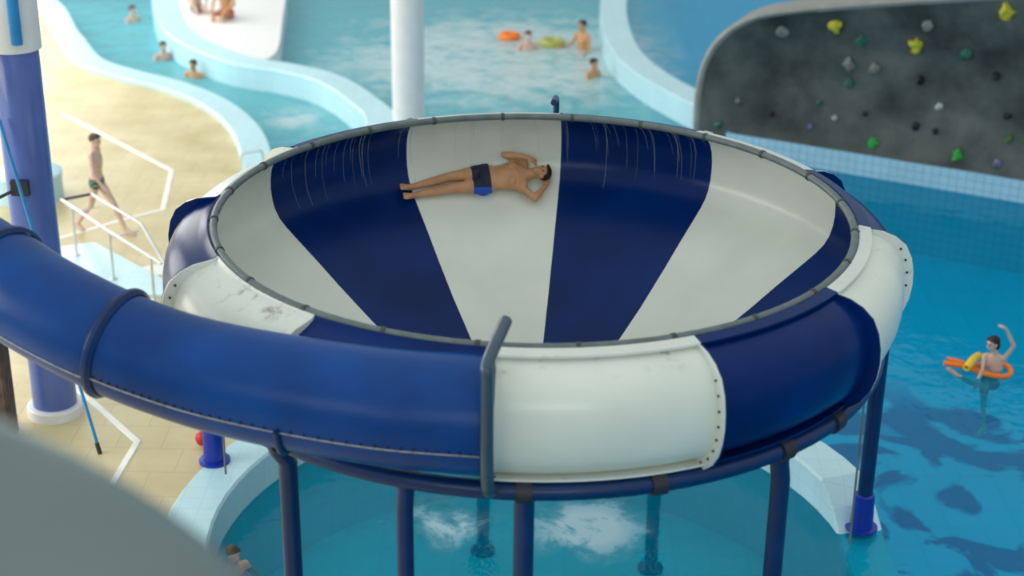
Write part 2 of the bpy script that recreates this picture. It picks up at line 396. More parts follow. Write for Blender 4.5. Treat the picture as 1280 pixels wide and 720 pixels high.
# white drain channels let into the deck
def strip(pix, w, z1=.012):
    return MB().band([at(*p, 0) for p in pix], w, -.01, z1)
o = strip([(80, 143), (215, 213), (204, 262), (150, 276), (75, 298)], .13).build('drain_channel', MT['channel'])
tag(o, 'white drain channel running around the walking swimmer on the beige deck', 'drain')
o = strip([(88, 478), (172, 552), (120, 640)], .13).build('drain_channel', MT['channel'])
tag(o, 'white drain channel below the blue tube beside the leaning pole', 'drain')
o = strip([(160, 345), (235, 330)], .5, .015).build('deck_glare', MT['channel']); tag(o, 'white glare sheet on the deck at the foot of the handrail', 'slab')  # bright glare on the deck, put in as a thin white sheet

# ------------------------------------------------------------------ bowl
SEAM = [114.94-30*i for i in range(12)]      # seam i and seam i+1 bound panel i
PROF = [(3.24, .03), (3.265, -.015), (3.35, -.055), (3.46, -.09), (3.555, -.145), (3.625, -.22), (3.675, -.32), (3.70, -.44), (3.705, -.57), (3.69, -.69), (3.655, -.80), (3.59, -.90), (3.49, -.985), (3.37, -1.065)]
FUN = [(3.37, -1.065), (3.24, -1.15), (3.0, -1.305), (2.7, -1.51), (2.2, -1.83), (1.6, -2.16), (1.0, -2.40), (.5, -2.52)]
def P3(r, z, deg): a = math.radians(deg); return V((r*math.cos(a), r*math.sin(a), ZR+z))
def shell(prof, a0, a1, n=12, th=.02):
    mb = MB(); k = len(prof); vs = []; fs = []
    nr = []
    for i in range(k):
        p = prof[max(i-1, 0)]; q = prof[min(i+1, k-1)]
        t = V((q[0]-p[0], q[1]-p[1])).normalized(); nr.append(V((-t.y, t.x)))     # outward
    for lay in (0, 1):
        for i in range(k):
            for j in range(n+1):
                a = a0+(a1-a0)*j/n
                vs.append(P3(prof[i][0]+nr[i].x*th*lay, prof[i][1]+nr[i].y*th*lay, a))
    W = n+1; T = k*W
    for i in range(k-1):
        for j in range(n):
            q = (i*W+j, i*W+j+1, (i+1)*W+j+1, (i+1)*W+j)
            fs.append(q); fs.append(tuple(x+T for x in q)[::-1])
    for i in range(k-1):
        for j in (0, n): fs.append((i*W+j, (i+1)*W+j, (i+1)*W+j+T, i*W+j+T))
    for j in range(n):
        for i in (0, k-1): fs.append((i*W+j, i*W+j+1, i*W+j+1+T, i*W+j+T))
    return mb.add(vs, fs)
def flange(prof, deg, h, th, side):
    # a flat rib standing off the panel's edge, in the seam's plane
    k = len(prof); vs = []; fs = []
    for i in range(k):
        p = prof[max(i-1, 0)]; q = prof[min(i+1, k-1)]
        t = V((q[0]-p[0], q[1]-p[1])).normalized(); nx = V((-t.y, t.x))
        hh = h*min(1, .15+i*.17)
        for (d, off) in ((0, 0), (hh, 0), (hh, th), (0, th)):
            a = deg+side*math.degrees((off+.002)/3.5)
            vs.append(P3(prof[i][0]+nx.x*d, prof[i][1]+nx.y*d, a))
    for i in range(k-1):
        for j in range(4): fs.append((i*4+j, i*4+(j+1) % 4, (i+1)*4+(j+1) % 4, (i+1)*4+j))
    fs += [(0, 1, 2, 3), tuple((k-1)*4+j for j in (3, 2, 1, 0))]
    return vs, fs
bowl = empty('bowl_slide', (0, 0, ZR-3.2))
tag(bowl, 'large round bowl slide in alternating navy and white panels over the catch pool', 'water slide')
for i in range(12):
    a0, a1 = SEAM[i], SEAM[(i+1) % 12]
    if a1 > a0: a1 -= 360
    white = (i % 2 == 0)
    nm = 'white' if white else 'navy blue'
    entry = (i == 7)
    if entry:       # the tube joins here: only the top strip and the funnel remain
        put(shell(PROF[:4], a0, a1).build('entry_strip', MT['blue'], smooth=True), bowl)
        wp = put(shell(FUN, a0, a1).build('bowl_panel', MT['blue'], smooth=True), bowl)
    else: wp = put(shell(PROF+FUN[1:], a0, a1).build('bowl_panel', MT['white'] if white else MT['blue'], smooth=True), bowl)
    wp['label'] = nm + ' panel'
    if not entry:
        fb = MB()
        hgt = .13
        for (a, sd) in ((a0, -1), (a1, 1)): fb.add(*flange(PROF, a, hgt, .018, sd))
        # bottom flange and the small return lip under the rim
        for (rr, zz, h2, t2) in ((3.37, -1.065, .19, .022),) if i in (8, 9, 10) else ((3.37, -1.065, .19, .022), (3.25, .040, .115, .022)):
            vs = []; fs = []
            for j in range(13):
                a = a0+(a1-a0)*j/12
                vs += [P3(rr, zz, a), P3(rr+h2, zz+(.03 if zz < -1 else -.02), a), P3(rr+h2, zz+(.03 if zz < -1 else -.02)-t2, a), P3(rr, zz-t2, a)]
            for j in range(12):
                for q in range(4): fs.append((j*4+q, j*4+(q+1) % 4, (j+1)*4+(q+1) % 4, (j+1)*4+q))
            fs += [(0, 1, 2, 3), (48, 51, 50, 49)]
            fb.add(vs, fs)
        fl = put(fb.build('flange', MT['whiteout'] if white else MT['blue'], smooth=True), wp)
        fl.matrix_parent_inverse = (Matrix.Translation(bowl.location) @ wp.matrix_parent_inverse).inverted() if False else Matrix.Identity(4)
        # bolt heads along both upright flanges
        if i in (4, 6, 8):
          for (a, sd) in ((a0, -1), (a1, 1)):
            for q in range(5, len(PROF)-1):
                p, p2 = PROF[q-1], PROF[q+1]; t = V((p2[0]-p[0], p2[1]-p[1])).normalized(); nx = V((-t.y, t.x))
                aa = a+sd*math.degrees(.024/3.5)
                c = P3(PROF[q][0]+nx.x*.065, PROF[q][1]+nx.y*.065, aa)
                tn = V((-math.sin(math.radians(a)), math.cos(math.radians(a)), 0))
                MB().tube([c-tn*.008, c+tn*.008], .012, 6).build('bolt', MT['bolt'], wp)
# spray pipe sitting on the rim, in short lengths held by clamps
pp = [P3(3.20, .020, 360*i/96) for i in range(96)]
pipe = put(MB().tube(pp, .038, 12, closed=True).build('spray_pipe', MT['pipe'], smooth=True), bowl); pipe['label'] = 'grey spray pipe along the rim'
for i in range(24):
    a = 7+15*i
    c = MB().tube([P3(3.20, .02, a-.35), P3(3.20, .02, a+.35)], .046, 14).build('pipe_clamp', MT['clamp'], smooth=True); put(c, bowl)
    br = MB().box(P3(3.235, .02, a), (.05, .03, .03), Matrix.Rotation(math.radians(a), 3, 'Z')); c2 = br.build('bracket', MT['clamp'], c)
# drain collar at the throat
put(MB().lathe([(.50, -2.53), (.54, -2.53), (.54, -2.75), (.50, -2.75)], (0, 0, ZR)).build('drain_collar', MT['white'], smooth=True), bowl)

# ring beam and legs carrying the bowl
frame = empty('support_frame', (0, 0, WZ))
tag(frame, 'navy tubular steel frame with ring beam and legs under the bowl', 'support frame')
RB = 3.53; RZ = -1.16
put(MB().tube([P3(RB, RZ, 360*i/96) for i in range(96)], .082, 14, closed=True).build('ring_beam', MT['navy'], smooth=True), frame)
for a in (-130, -107.5, -90.6, -50.5, 155, 24, 100, 62):
    x, y = pol(RB, a)
    outer = a in (24, 155)
    if a == -107.5: pass
    if outer:
        fx, fy = (4.16, 2.04) if a == 24 else (-4.03, 2.67)
        fz = -.42 if a == 24 else 0
        pts = [V((x, y, ZR+RZ)), V(((x+fx)/2, (y+fy)/2, ZR+RZ-.01)), V((fx, fy, ZR+RZ-.05)), V((fx, fy, ZR+RZ-.3)), V((fx, fy, 2)), V((fx, fy, fz+.02))]
        leg = put(MB().tube(pts, .095, 14).build('leg', MT['navy'], smooth=True), frame)
        ft = MB().lathe([(.20, .02), (.20, .05), (.14, .06), (.125, .5), (.10, .52)], (fx, fy, fz), 20).build('foot_boot', MT['legblue'], leg, smooth=True)
        tt = MB().tube([V((fx-.15*math.copysign(1, fx), fy, ZR+RZ-.5)), V((fx-.25*math.copysign(1, fx), fy-.55, -.30 if a == 24 else .15))], .014, 6).build('tie_rod', MT['pipe'], leg)
    else:
        k = RB-.14 if a == -130 else RB
        x2, y2 = pol(k, a)
        pts = [V((x, y, ZR+RZ)), V((x*.99, y*.99, ZR+RZ-.12)), V((x2, y2, ZR+RZ-.3)), V((x2, y2, 1)), V((x2, y2, -1.78))]
        leg = put(MB().tube(pts, .088 if a != -107.5 else .075, 14).build('leg', MT['navy'], smooth=True), frame)
        leg_base = MB().lathe([(.17, -1.78), (.17, -1.74), (.1, -1.73)], (x2, y2, 0), 16).build('base_plate', MT['navy'], leg)
for a in (-130, -90.6, -50.5, -38, -72, 24, 155):
    put(MB().tube([P3(RB, RZ, a-1.1), P3(RB, RZ, a+1.1)], .105, 14).build('clamp', MT['black'], smooth=True), frame)
for a in (-38, -72, -20, 10, 40, 70, 100, 130, 160, 190, 215):      # hangers between ring beam and bowl
    put(MB().tube([P3(RB, RZ, a), P3(3.40, -1.09, a)], .035, 8).build('hanger', MT['navy'], smooth=True), frame)
# two bent posts rising over the rim
for (a, lab) in ((-94.9, 'near'), (86.2, 'far')):
    if lab == 'near': pts = [P3(RB, RZ, a), P3(3.88, -.95, a), P3(3.98, -.6, a), P3(3.98, .05, a), P3(3.90, .22, a), P3(3.30, .30, a+1.2)]
    else: pts = [P3(RB, RZ, a), P3(3.88, -.95, a), P3(3.95, -.6, a), P3(3.88, -.1, a), P3(3.78, .08, a), P3(3.30, .17, a)]
    p = put(MB().tube(smooth_line(pts, 6), .055 if lab == 'near' else .038, 12).build('bent_post', MT['navy'] if lab == 'far' else plain('slate_painted_post', (.03, .07, .11), .35, coat=.3), smooth=True), frame)

# water trickling from the spray pipe down the inside of the wall
mb = MB()
for i in range(64):
    a = random.uniform(57, 143)
    if 86 < a < 114 and random.random() < .7: continue
    dr = random.uniform(-1.6, .2); L = random.uniform(3.5, 10.5)
    pts = []
    for q in range(0, 15):
        f = 1.2+q/14*L; i0 = min(int(f), len(PROF)-2); t = f-i0
        r = PROF[i0][0]*(1-t)+PROF[i0+1][0]*t; z = PROF[i0][1]*(1-t)+PROF[i0+1][1]*t
        pts.append(P3(r-.010, z-.006, a+dr*(q/14)+.03*math.sin(q*1.3+i)))
    k0 = random.uniform(.003, .009)
    mb.tube(pts, [k0*(1-.6*q/14) for q in range(15)], 5)
o = mb.build('water_trickles', MT['film']); tag(o, 'thin water trickles running down the far inside wall of the bowl', 'water', kind='stuff')

# ------------------------------------------------------------------ enclosed tube slide feeding the bowl
tp = [(-9.6, 3.2, 5.75), (-8.6, 1.4, 5.5), (-7.4, -.2, 5.22), (-6.3, -1.25, 5.0), (-5.39, -1.86, 4.86), (-4.69, -2.31, 4.68), (-4.26, -2.6, 4.56), (-3.65, -2.90, 4.40), (-3.0, -3.11, 4.25), (-2.26, -3.28, 4.15), (-1.21, -3.43, 4.06), (-.33, -3.40, 3.99)]
tl = smooth_line(tp, 10)
def trad(i): t = i/(len(tl)-1); return .455+.055*max(0, (t-.72)/.28)
tube = empty('tube_slide', tuple(tl[70])); tag(tube, 'enclosed navy tube slide sweeping in from the left and joining the bowl', 'water slide')
J1 = 72; J2 = 93
secs = [(0, 45), (45, J1), (J1, len(tl)-1)]
for (a, b) in secs:
    mb = MB(); mb.tube(tl[a:b+1], [trad(i) for i in range(a, b+1)], 48, caps=False)
    if b == len(tl)-1:      # inside the bowl the tube opens into a half pipe
        cen = [sum((V(mb.v[i]) for i in f), V())/len(f) for f in mb.f]
        mb.f = [f for f, c in zip(mb.f, cen) if not (math.hypot(c.x, c.y) < 3.27 and c.z < 4.48)]
    s_ = put(mb.build('tube_section', MT['tubeblue'], smooth=True, recalc=False), tube)
    md = s_.modifiers.new('Solidify', 'SOLIDIFY'); md.thickness = .015; md.offset = -1
def collar(i, name='joint_collar', ra=.045, part=None, wdt=.05):
    d = (tl[min(i+1, len(tl)-1)]-tl[i-1]).normalized()*wdt
    mb = MB()
    mb.tube([tl[i]-d, tl[i]-d*.35, tl[i]+d*.35, tl[i]+d], [trad(i)+.01, trad(i)+ra, trad(i)+ra, trad(i)+.01], 48, caps=False)
    o = put(mb.build(name, MT['navy'] if not part else part, smooth=True), tube); return o
collar(J1); collar(50); collar(22)
# longitudinal seams with bolts
def frame_at(i):
    t = (tl[min(i+1, len(tl)-1)]-tl[max(i-1, 0)]).normalized(); u = V((0, 0, 1)); u = (u-u.dot(t)*t).normalized(); return t, u, t.cross(u)
def on_tube(i, ang, k=0.0):      # ang measured from the camera side, down positive
    t, u, w = frame_at(i)
    n_ = (-w if w.y > 0 else w); return tl[i]+(trad(i)+k)*(math.cos(ang)*n_-math.sin(ang)*u)
for (i0, i1, ang) in ((J1, 109, .26), (50, J1, .34)):
    pts = [on_tube(i, ang, .004) for i in range(i0, i1+1)]
    sm_ = put(MB().tube(pts, .007, 6).build('seam', MT['seam'], smooth=True), tube)
    if i0 == J1:
        for i in range(i0+1, i1):
            p = on_tube(i, ang-.055, .004); MB().ico(p, .013, 1).build('bolt', MT['bolt'], sm_)
mb = MB()      # half collar under the tube where the lower shell is joined
pts = [on_tube(J2, a_, .02) for a_ in [x*.12+.22 for x in range(13)]]
put(MB().tube(pts, .028, 8).build('lower_joint', MT['navy'], smooth=True), tube)

# big grey-green slide in the foreground
gp = [at(*p, z) for p, z in (((-560, 715), 7.9), ((-290, 745), 7.7), ((-95, 805), 7.5), ((55, 890), 7.3), ((165, 1005), 7.1), ((250, 1195), 6.9))]
gl_ = smooth_line(gp, 8)
gs = empty('tube_slide', tuple(gl_[20])); tag(gs, 'large grey green tube slide curving through the bottom left foreground', 'water slide')
put(MB().tube(gl_, .66, 64).build('tube_section', MT['greyslide'], smooth=True), gs)
g6 = gl_[4]; put(MB().tube([V((g6.x, g6.y, .0)), V((g6.x, g6.y, g6.z-.6))], .12, 16).build('support_leg', MT['navy'], smooth=True), gs)
d = (gl_[17]-gl_[15]).normalized()*.04
put(MB().tube([gl_[6]-d, gl_[6]+d], .70, 64).build('joint_collar', MT['greyslide'], smooth=True), gs)

# ------------------------------------------------------------------ columns, poles, rails
cx, cy = -6.43, 3.95
col = empty('support_column', (cx, cy, 0)); tag(col, 'thick blue column with white upper half on a round white base behind the tube', 'column')
put(MB().lathe([(.29, .14), (.29, 5.05), (.27, 5.1)], (cx, cy, 0), 40).build('shaft', MT['colblue'], smooth=True), col)
o = put(MB().lathe([(.33, 5.06), (.33, 9.5)], (cx, cy, 0), 40).build('upper_shaft', MT['colwhite'], smooth=True), col); o['label'] = 'white upper shaft'
o = put(MB().lathe([(.37, 0), (.37, .13), (.35, .15), (.28, .15)], (cx, cy, 0), 40).build('base', MT['colwhite'], smooth=True), col); o['label'] = 'round white base'
put(MB().tube([V((cx+.16, cy-.36, 5.2)), V((cx+.16, cy-.36, 9.5))], .07, 16).build('drain_pipe', MT['hose'], smooth=True), col)
wx, wy = -2.62, 16.6
col = empty('white_column', (wx, wy, -1.9)); tag(col, 'round white column rising from the pool behind the bowl', 'column')
put(MB().lathe([(.335, -1.9), (.335, 9.5)], (wx, wy, 0), 40).build('shaft', MT['colwhite'], smooth=True), col)
put(MB().lathe([(.42, -1.9), (.42, -.3), (.34, -.25)], (wx, wy, 0), 40).build('base', MT['curb'], smooth=True), col)
bx_ = at(10, 545, 0)
post = MB().box((bx_.x-.05, bx_.y, 1.05), (.30, .30, 2.1)); 
for q in range(3): post.box((bx_.x-.05-.09+q*.09, bx_.y-.155, 1.05), (.078, .012, 2.08))
o = post.build('timber_post', MT['brown']); tag(o, 'square dark brown post standing on the deck below the tube', 'post')
# leaning pole
pb = at(125, 567, 0); tp_ = V((cx-.17, cy-.36, 4.25))
pole = empty('leaning_pole', tuple(pb)); tag(pole, 'long thin bright blue pole leaning against the blue column', 'pole')
pole.location = pb
put(MB().tube([pb+V((0, 0, .02)), tp_], .022, 10).build('shaft', MT['hose'], smooth=True), pole)
put(MB().tube([pb+V((0, 0, .0)), pb+(tp_-pb)*.035], .030, 10).build('end_cap', MT['black'], smooth=True), pole)
# cable with bracket from the tube to the column
c0 = V((cx-.02, cy-.31, 3.35)); 
cb = empty('stay_cable', tuple(c0)); tag(cb, 'black stay cable with clamp tied from the column to the tube', 'cable')
put(MB().tube([c0, V((cx-1.1, cy-.8, 2.9))], .022, 8).build('cable', MT['black'], smooth=True), cb)
put(MB().box(c0+V((0, -.02, 0)), (.22, .07, .20)).build('clamp', MT['black']), cb)
# round pale blue drum
dp = at(38, 246, 0)
dr = empty('round_bench', tuple(dp)); tag(dr, 'low round pale blue bench behind the blue column', 'bench')
put(MB().lathe([(.60, 0), (.60, .44), (.57, .46)], tuple(dp), 40).build('drum', MT['curb'], smooth=True), dr)
put(MB().lathe([(.615, .44), (.615, .48), (.58, .50)], tuple(dp), 40).build('seat_rim', MT['curb'], smooth=True), dr)
# small steps kerb under the rail
kb = [at(*p, 0) for p in ((72, 312), (118, 306), (205, 352), (215, 372), (60, 372))]
o = MB().prism([(p.x, p.y) for p in kb], .0, .05).build('landing_slab', MT['curb'], uv=True); tag(o, 'pale blue tiled landing under the handrail', 'slab')

# handrail: two parallel rails on posts
def vert(px, py, base):        # height of the point above a given foot
    n_ = V((0, 1, 0)); return hit(px, py, base, n_)
hr = empty('handrail', tuple(at(140, 345, .05))); tag(hr, 'white double handrail with posts descending beside the blue tube', 'handrail')
b1, b2, b3 = at(96, 319, .05), at(142, 349, .05), at(193, 376, .05)
t1, t2, t3 = [V((b.x, b.y, vert(px, py, b).z)) for b, (px, py) in ((b1, (90, 258)), (b2, (134, 289)), (b3, (188, 321)))]
t0 = t1+(t1-t2)*.28; t4 = t3+(t3-t2)*.25
back = V((.42, .30, 0))
put(MB().tube([t0, t1, t2, t3, t4], .026, 10).build('rail', MT['steel'], smooth=True), hr)
q0 = t0+back; q1 = t1+back; q2 = t2+back*1.05+V((0, 0, .02)); q3 = t3+back*.75+V((.0, 0, -.55))
put(MB().tube([q0, q1, q2, q3], .026, 10).build('rail', MT['steel'], smooth=True), hr)
put(MB().tube([t0, q0], .024, 10).build('end_bar', MT['black'], smooth=True), hr)
for (b, t) in ((b1, t1), (b2, t2), (b3, t3)):
    p = put(MB().tube([b, t], .024, 10).build('post', MT['steel'], smooth=True), hr)
    MB().lathe([(.06, 0), (.06, .015), (.03, .02)], tuple(b), 16).build('foot_plate', MT['steel'], p)
for (t, k) in ((t1, .12), (t2, .14)):
    a = t-V((0, 0, .12)); put(MB().tube([a, a+back*.95+V((0, 0, .02))], .012, 8).build('tie_bar', MT['steel'], smooth=True), hr)
# pool ladder grab handle
lb = at(303, 218, .12)
h = [lb, lb+V((0, 0, .34)), lb+V((.04, .03, .40)), lb+V((.30, .16, .42)), lb+V((.36, .2, .36)), lb+V((.38, .22, 0))]
o = MB().tube(smooth_line(h, 4), .02, 8).build('grab_handle', MT['steel'], smooth=True); tag(o, 'small bent steel grab handle on the river curb beside the bowl', 'handle')
# light stub of another rail at the left edge
a = at(-20, 250, 0)
o = MB().tube([V((a.x-.5, a.y-2, 1.6)), V((a.x+.35, a.y-2, 1.25)), V((a.x+.38, a.y-2, .0))], .03, 8).build('dark_rail', MT['black'], smooth=True); tag(o, 'dark bent rail at the left edge beside the blue column', 'rail')
# red float by the left foot of the frame
rf = at(254, 556, .02)
o = MB().ico(rf+V((0, 0, .1)), .1, 2, ax=(1, 1, 1.1)).build('red_buoy', MT['red'], smooth=True); tag(o, 'small red buoy beside the bright blue foot of the left leg', 'buoy')

# ------------------------------------------------------------------ climbing wall
P0 = V((A1.x, A1.y, 0)); NV = V((NN.x, NN.y, 0)); EV = V((E_.x, E_.y, 0))
def wp_(px, py, off=0.): 
    return hit(px, py, P0+NV*off, NV)
outl = [wp_(*p) for p in ((873, 166), (873, 140), (876, 110), (882, 84), (896, 58), (918, 38), (948, 24), (1000, 16), (1100, 8), (1200, 2), (1300, -4), (1500, -14))]
sz = [((p-P0).dot(EV), p.z) for p in outl]
sz[0] = (sz[0][0], -.5)
last = sz[-1][0]
cw = empty('climbing_wall', tuple(P0+EV*4)); tag(cw, 'curved dark grey climbing wall with coloured holds above the right-hand pool', 'climbing wall')
def wall_prism(sz, t0_, t1_):
    n = len(sz); vs = []
    for t in (t0_, t1_):
        for (s, z) in sz: q = P0+EV*s+NV*t; vs.append((q.x, q.y, z))
    return vs, [tuple(range(n)), tuple(range(n, 2*n))[::-1]]+[(i, (i+1) % n, n+(i+1) % n, n+i) for i in range(n)]
full = sz+[(last, 0.0), (.1, 0.0), (.1, -.5)]
# body is a curved sheet: hollow in the middle, coming forward towards top and left edge
NS, NZ = 48, 24
def topz(s):
    for (a, b) in zip(sz, sz[1:]):
        if a[0] <= s <= b[0] and b[0] > a[0]: return a[1]+(b[1]-a[1])*(s-a[0])/(b[0]-a[0])
    return sz[1][1] if s < sz[1][0] else sz[-1][1]
smin = min(s for s, z in sz)
def dep(s, z, zt):
    u = min(1, (s-smin)/1.4); return -.32*math.sin(PI*max(0, min(1, z/max(zt, .1))))**.8*min(1, u) + .05*noise.noise(V((s*.9, z*.9, 3)))
vs = []; fs = []
for i in range(NS+1):
    s = smin+(last-smin)*(i/NS)**1.5; zt = max(topz(s), .05)
    for j in range(NZ+1):
        zb = -.5 if s < .1 else 0.0; z = zb+(zt-zb)*j/NZ; q = P0+EV*s+NV*(dep(s, z, zt)-.02); vs.append((q.x, q.y, z))
for i in range(NS):
    for j in range(NZ): a = i*(NZ+1)+j; fs.append((a, a+1, a+NZ+2, a+NZ+1))
sh = put(MB().add(vs, fs).build('climbing_face', MT['rock'], smooth=True, angle=60, recalc=False), cw)
bk = put(MB().add(*wall_prism(full, -.70, -.42)).build('back_panel', MT['rock']), cw)
# moulded edge around the wall
ed = []
pl = [P0+EV*s+NV*(-.22)+V((0, 0, z)) for s, z in sz]
pl = smooth_line(pl, 4)
vs = []; fs = []
for i, p in enumerate(pl):
    t = (pl[min(i+1, len(pl)-1)]-pl[max(i-1, 0)]).normalized(); out_ = t.cross(NV).normalized()
    if out_.z < 0 and i > 6: out_ = -out_
    if i <= 6 and out_.dot(EV) > 0: out_ = -out_
    for (a, b) in ((-.02, -.48), (-.02, .20), (.05, .25), (.12, .20), (.14, -.48)): vs.append(p+out_*a+NV*b)
for i in range(len(pl)-1):
    for j in range(5): fs.append((i*5+j, i*5+(j+1) % 5, (i+1)*5+(j+1) % 5, (i+1)*5+j))
o = put(MB().add(vs, fs).build('edge_moulding', MT['rim'], smooth=True), cw); o['label'] = 'beige moulded edge'
HC = {'green': (.03, .42, .05), 'yellow': (.55, .50, .03), 'white': (.5, .52, .48), 'black': (.008, .01, .014), 'olive': (.07, .16, .04), 'purple': (.22, .17, .38), 'grey': (.20, .21, .20), 'teal': (.02, .14, .10)}
HM = {k: plain('hold_'+k, c, .5, var=.15, scale=20) for k, c in HC.items()}
holds = [(1090, 180, 'green', .12), (1195, 196, 'green', .13), (1258, 178, 'olive', .11), (1246, 205, 'purple', .12), (1040, 150, 'white', .075), (1170, 138, 'white', .10), (1141, 161, 'black', .11), (1166, 167, 'black', .08),
         (1255, 150, 'black', .10), (1042, 34, 'yellow', .17), (1141, 60, 'yellow', .18), (1257, 16, 'yellow', .20), (1056, 84, 'grey', .16), (1089, 90, 'grey', .16), (974, 42, 'grey', .16), (1158, 34, 'grey', .14), (1072, 54, 'teal', .15),
         (1204, 72, 'teal', .16), (1056, 108, 'teal', .13), (920, 128, 'grey', .08), (898, 156, 'teal', .10), (1077, 146, 'black', .07), (1019, 132, 'teal', .08), (960, 145, 'black', .08), (1010, 160, 'purple', .07), (1240, 100, 'black', .12), (1145, 105, 'black', .12)]
for i, (px, py, k, r) in enumerate(holds):
    p = wp_(px, py); s = (p-P0).dot(EV); q = P0+EV*s+V((0, 0, p.z))+NV*(dep(s, p.z, topz(s))+.02)
    def fn(v, i=i): 
        d = .75+.5*noise.noise(v*1.6+V((i*3.1, 0, 0)))
        if k == 'green': d *= 1+.7*max(0, math.cos(3*math.atan2(v.z, v.x)+i))*.6
        return v*d
    o = put(MB().ico((0, 0, 0), r, 2, fn, (1, .6, 1)).build('climbing_hold', HM[k], smooth=True), cw)
    o.location = q; o['label'] = k+' hold'

# ------------------------------------------------------------------ people
def orth(a, b): b = b-a*a.dot(b)/a.dot(a); return b.normalized()
def P_caps(mb, p0, p1, ra, rb, n=14, flat=None):
    p0, p1 = V(p0), V(p1); t = (p1-p0); L = t.length; t = t.normalized()
    ref = flat if flat is not None else (V((0, 0, 1)) if abs(t.z) < .9 else V((1, 0, 0)))
    u = orth(t, V(ref)); w = t.cross(u); rings = []
    for k in range(5): a = -PI/2+PI/2*k/4+.001; rings.append((p0+t*ra*math.sin(a), max(ra*math.cos(a), ra*.02)))
    for k in range(5): a = PI/2*k/4-.001; rings.append((p1+t*rb*math.sin(a), max(rb*math.cos(a), rb*.02)))
    vs = []; fs = []
    ff = .6 if flat is not None else 1
    for c, r in rings:
        for j in range(n): a = 2*PI*j/n; vs.append(c+r*(math.cos(a)*u*ff+math.sin(a)*w))
    for i in range(len(rings)-1):
        for j in range(n): fs.append((i*n+j, i*n+(j+1) % n, (i+1)*n+(j+1) % n, (i+1)*n+j))
    fs += [tuple(range(n))[::-1], tuple((len(rings)-1)*n+j for j in range(n))]
    mb.add(vs, fs)
def P_ell(mb, c, ax, ay, az):
    n, m_ = 12, 18; vs = []; fs = []
    for i in range(n+1):
        a = PI*i/n+(1e-3 if i == 0 else (-1e-3 if i == n else 0))
        for j in range(m_): b = 2*PI*j/m_; vs.append(V(c)+ax*math.sin(a)*math.cos(b)+ay*math.sin(a)*math.sin(b)+az*math.cos(a))
    for i in range(n):
        for j in range(m_): fs.append((i*m_+j, i*m_+(j+1) % m_, (i+1)*m_+(j+1) % m_, (i+1)*m_+j))
    fs += [tuple(range(m_)), tuple(n*m_+j for j in range(m_))[::-1]]
    mb.add(vs, fs)
def P_loft(mb, rings, n=22):
    vs = []; fs = []
    for c, u, w in rings:
        for j in range(n): a = 2*PI*j/n; vs.append(V(c)+u*math.cos(a)+w*math.sin(a))
    k = len(rings)
    for i in range(k-1):
        for j in range(n): fs.append((i*n+j, i*n+(j+1) % n, (i+1)*n+(j+1) % n, (i+1)*n+j))
    fs += [tuple(range(n))[::-1], tuple((k-1)*n+j for j in range(n))]
    mb.add(vs, fs)
def fuse(mb, name, material, voxel, parent, sm=6, warp=None):
    me = bpy.data.meshes.new('tmp'); me.from_pydata(mb.v, [], mb.f); me.update()
    import bmesh
    bm = bmesh.new(); bm.from_mesh(me); bmesh.ops.recalc_face_normals(bm, faces=bm.faces); bm.to_mesh(me); bm.free()
    t = bpy.data.objects.new('tmp', me); C.objects.link(t)
    r = t.modifiers.new('r', 'REMESH'); r.mode = 'VOXEL'; r.voxel_size = voxel
    s = t.modifiers.new('s', 'SMOOTH'); s.iterations = sm; s.factor = .5
    dg = bpy.context.evaluated_depsgraph_get(); me2 = bpy.data.meshes.new_from_object(t.evaluated_get(dg))
    bpy.data.objects.remove(t); bpy.data.meshes.remove(me)
    if warp:
        for v in me2.vertices: v.co = warp(v.co.copy())
    me2.name = name; me2.materials.clear(); me2.materials.append(material)
    for p in me2.polygons: p.use_smooth = True
    o = bpy.data.objects.new(name, me2); C.objects.link(o)
    if parent is not None: o.parent = parent
    return o
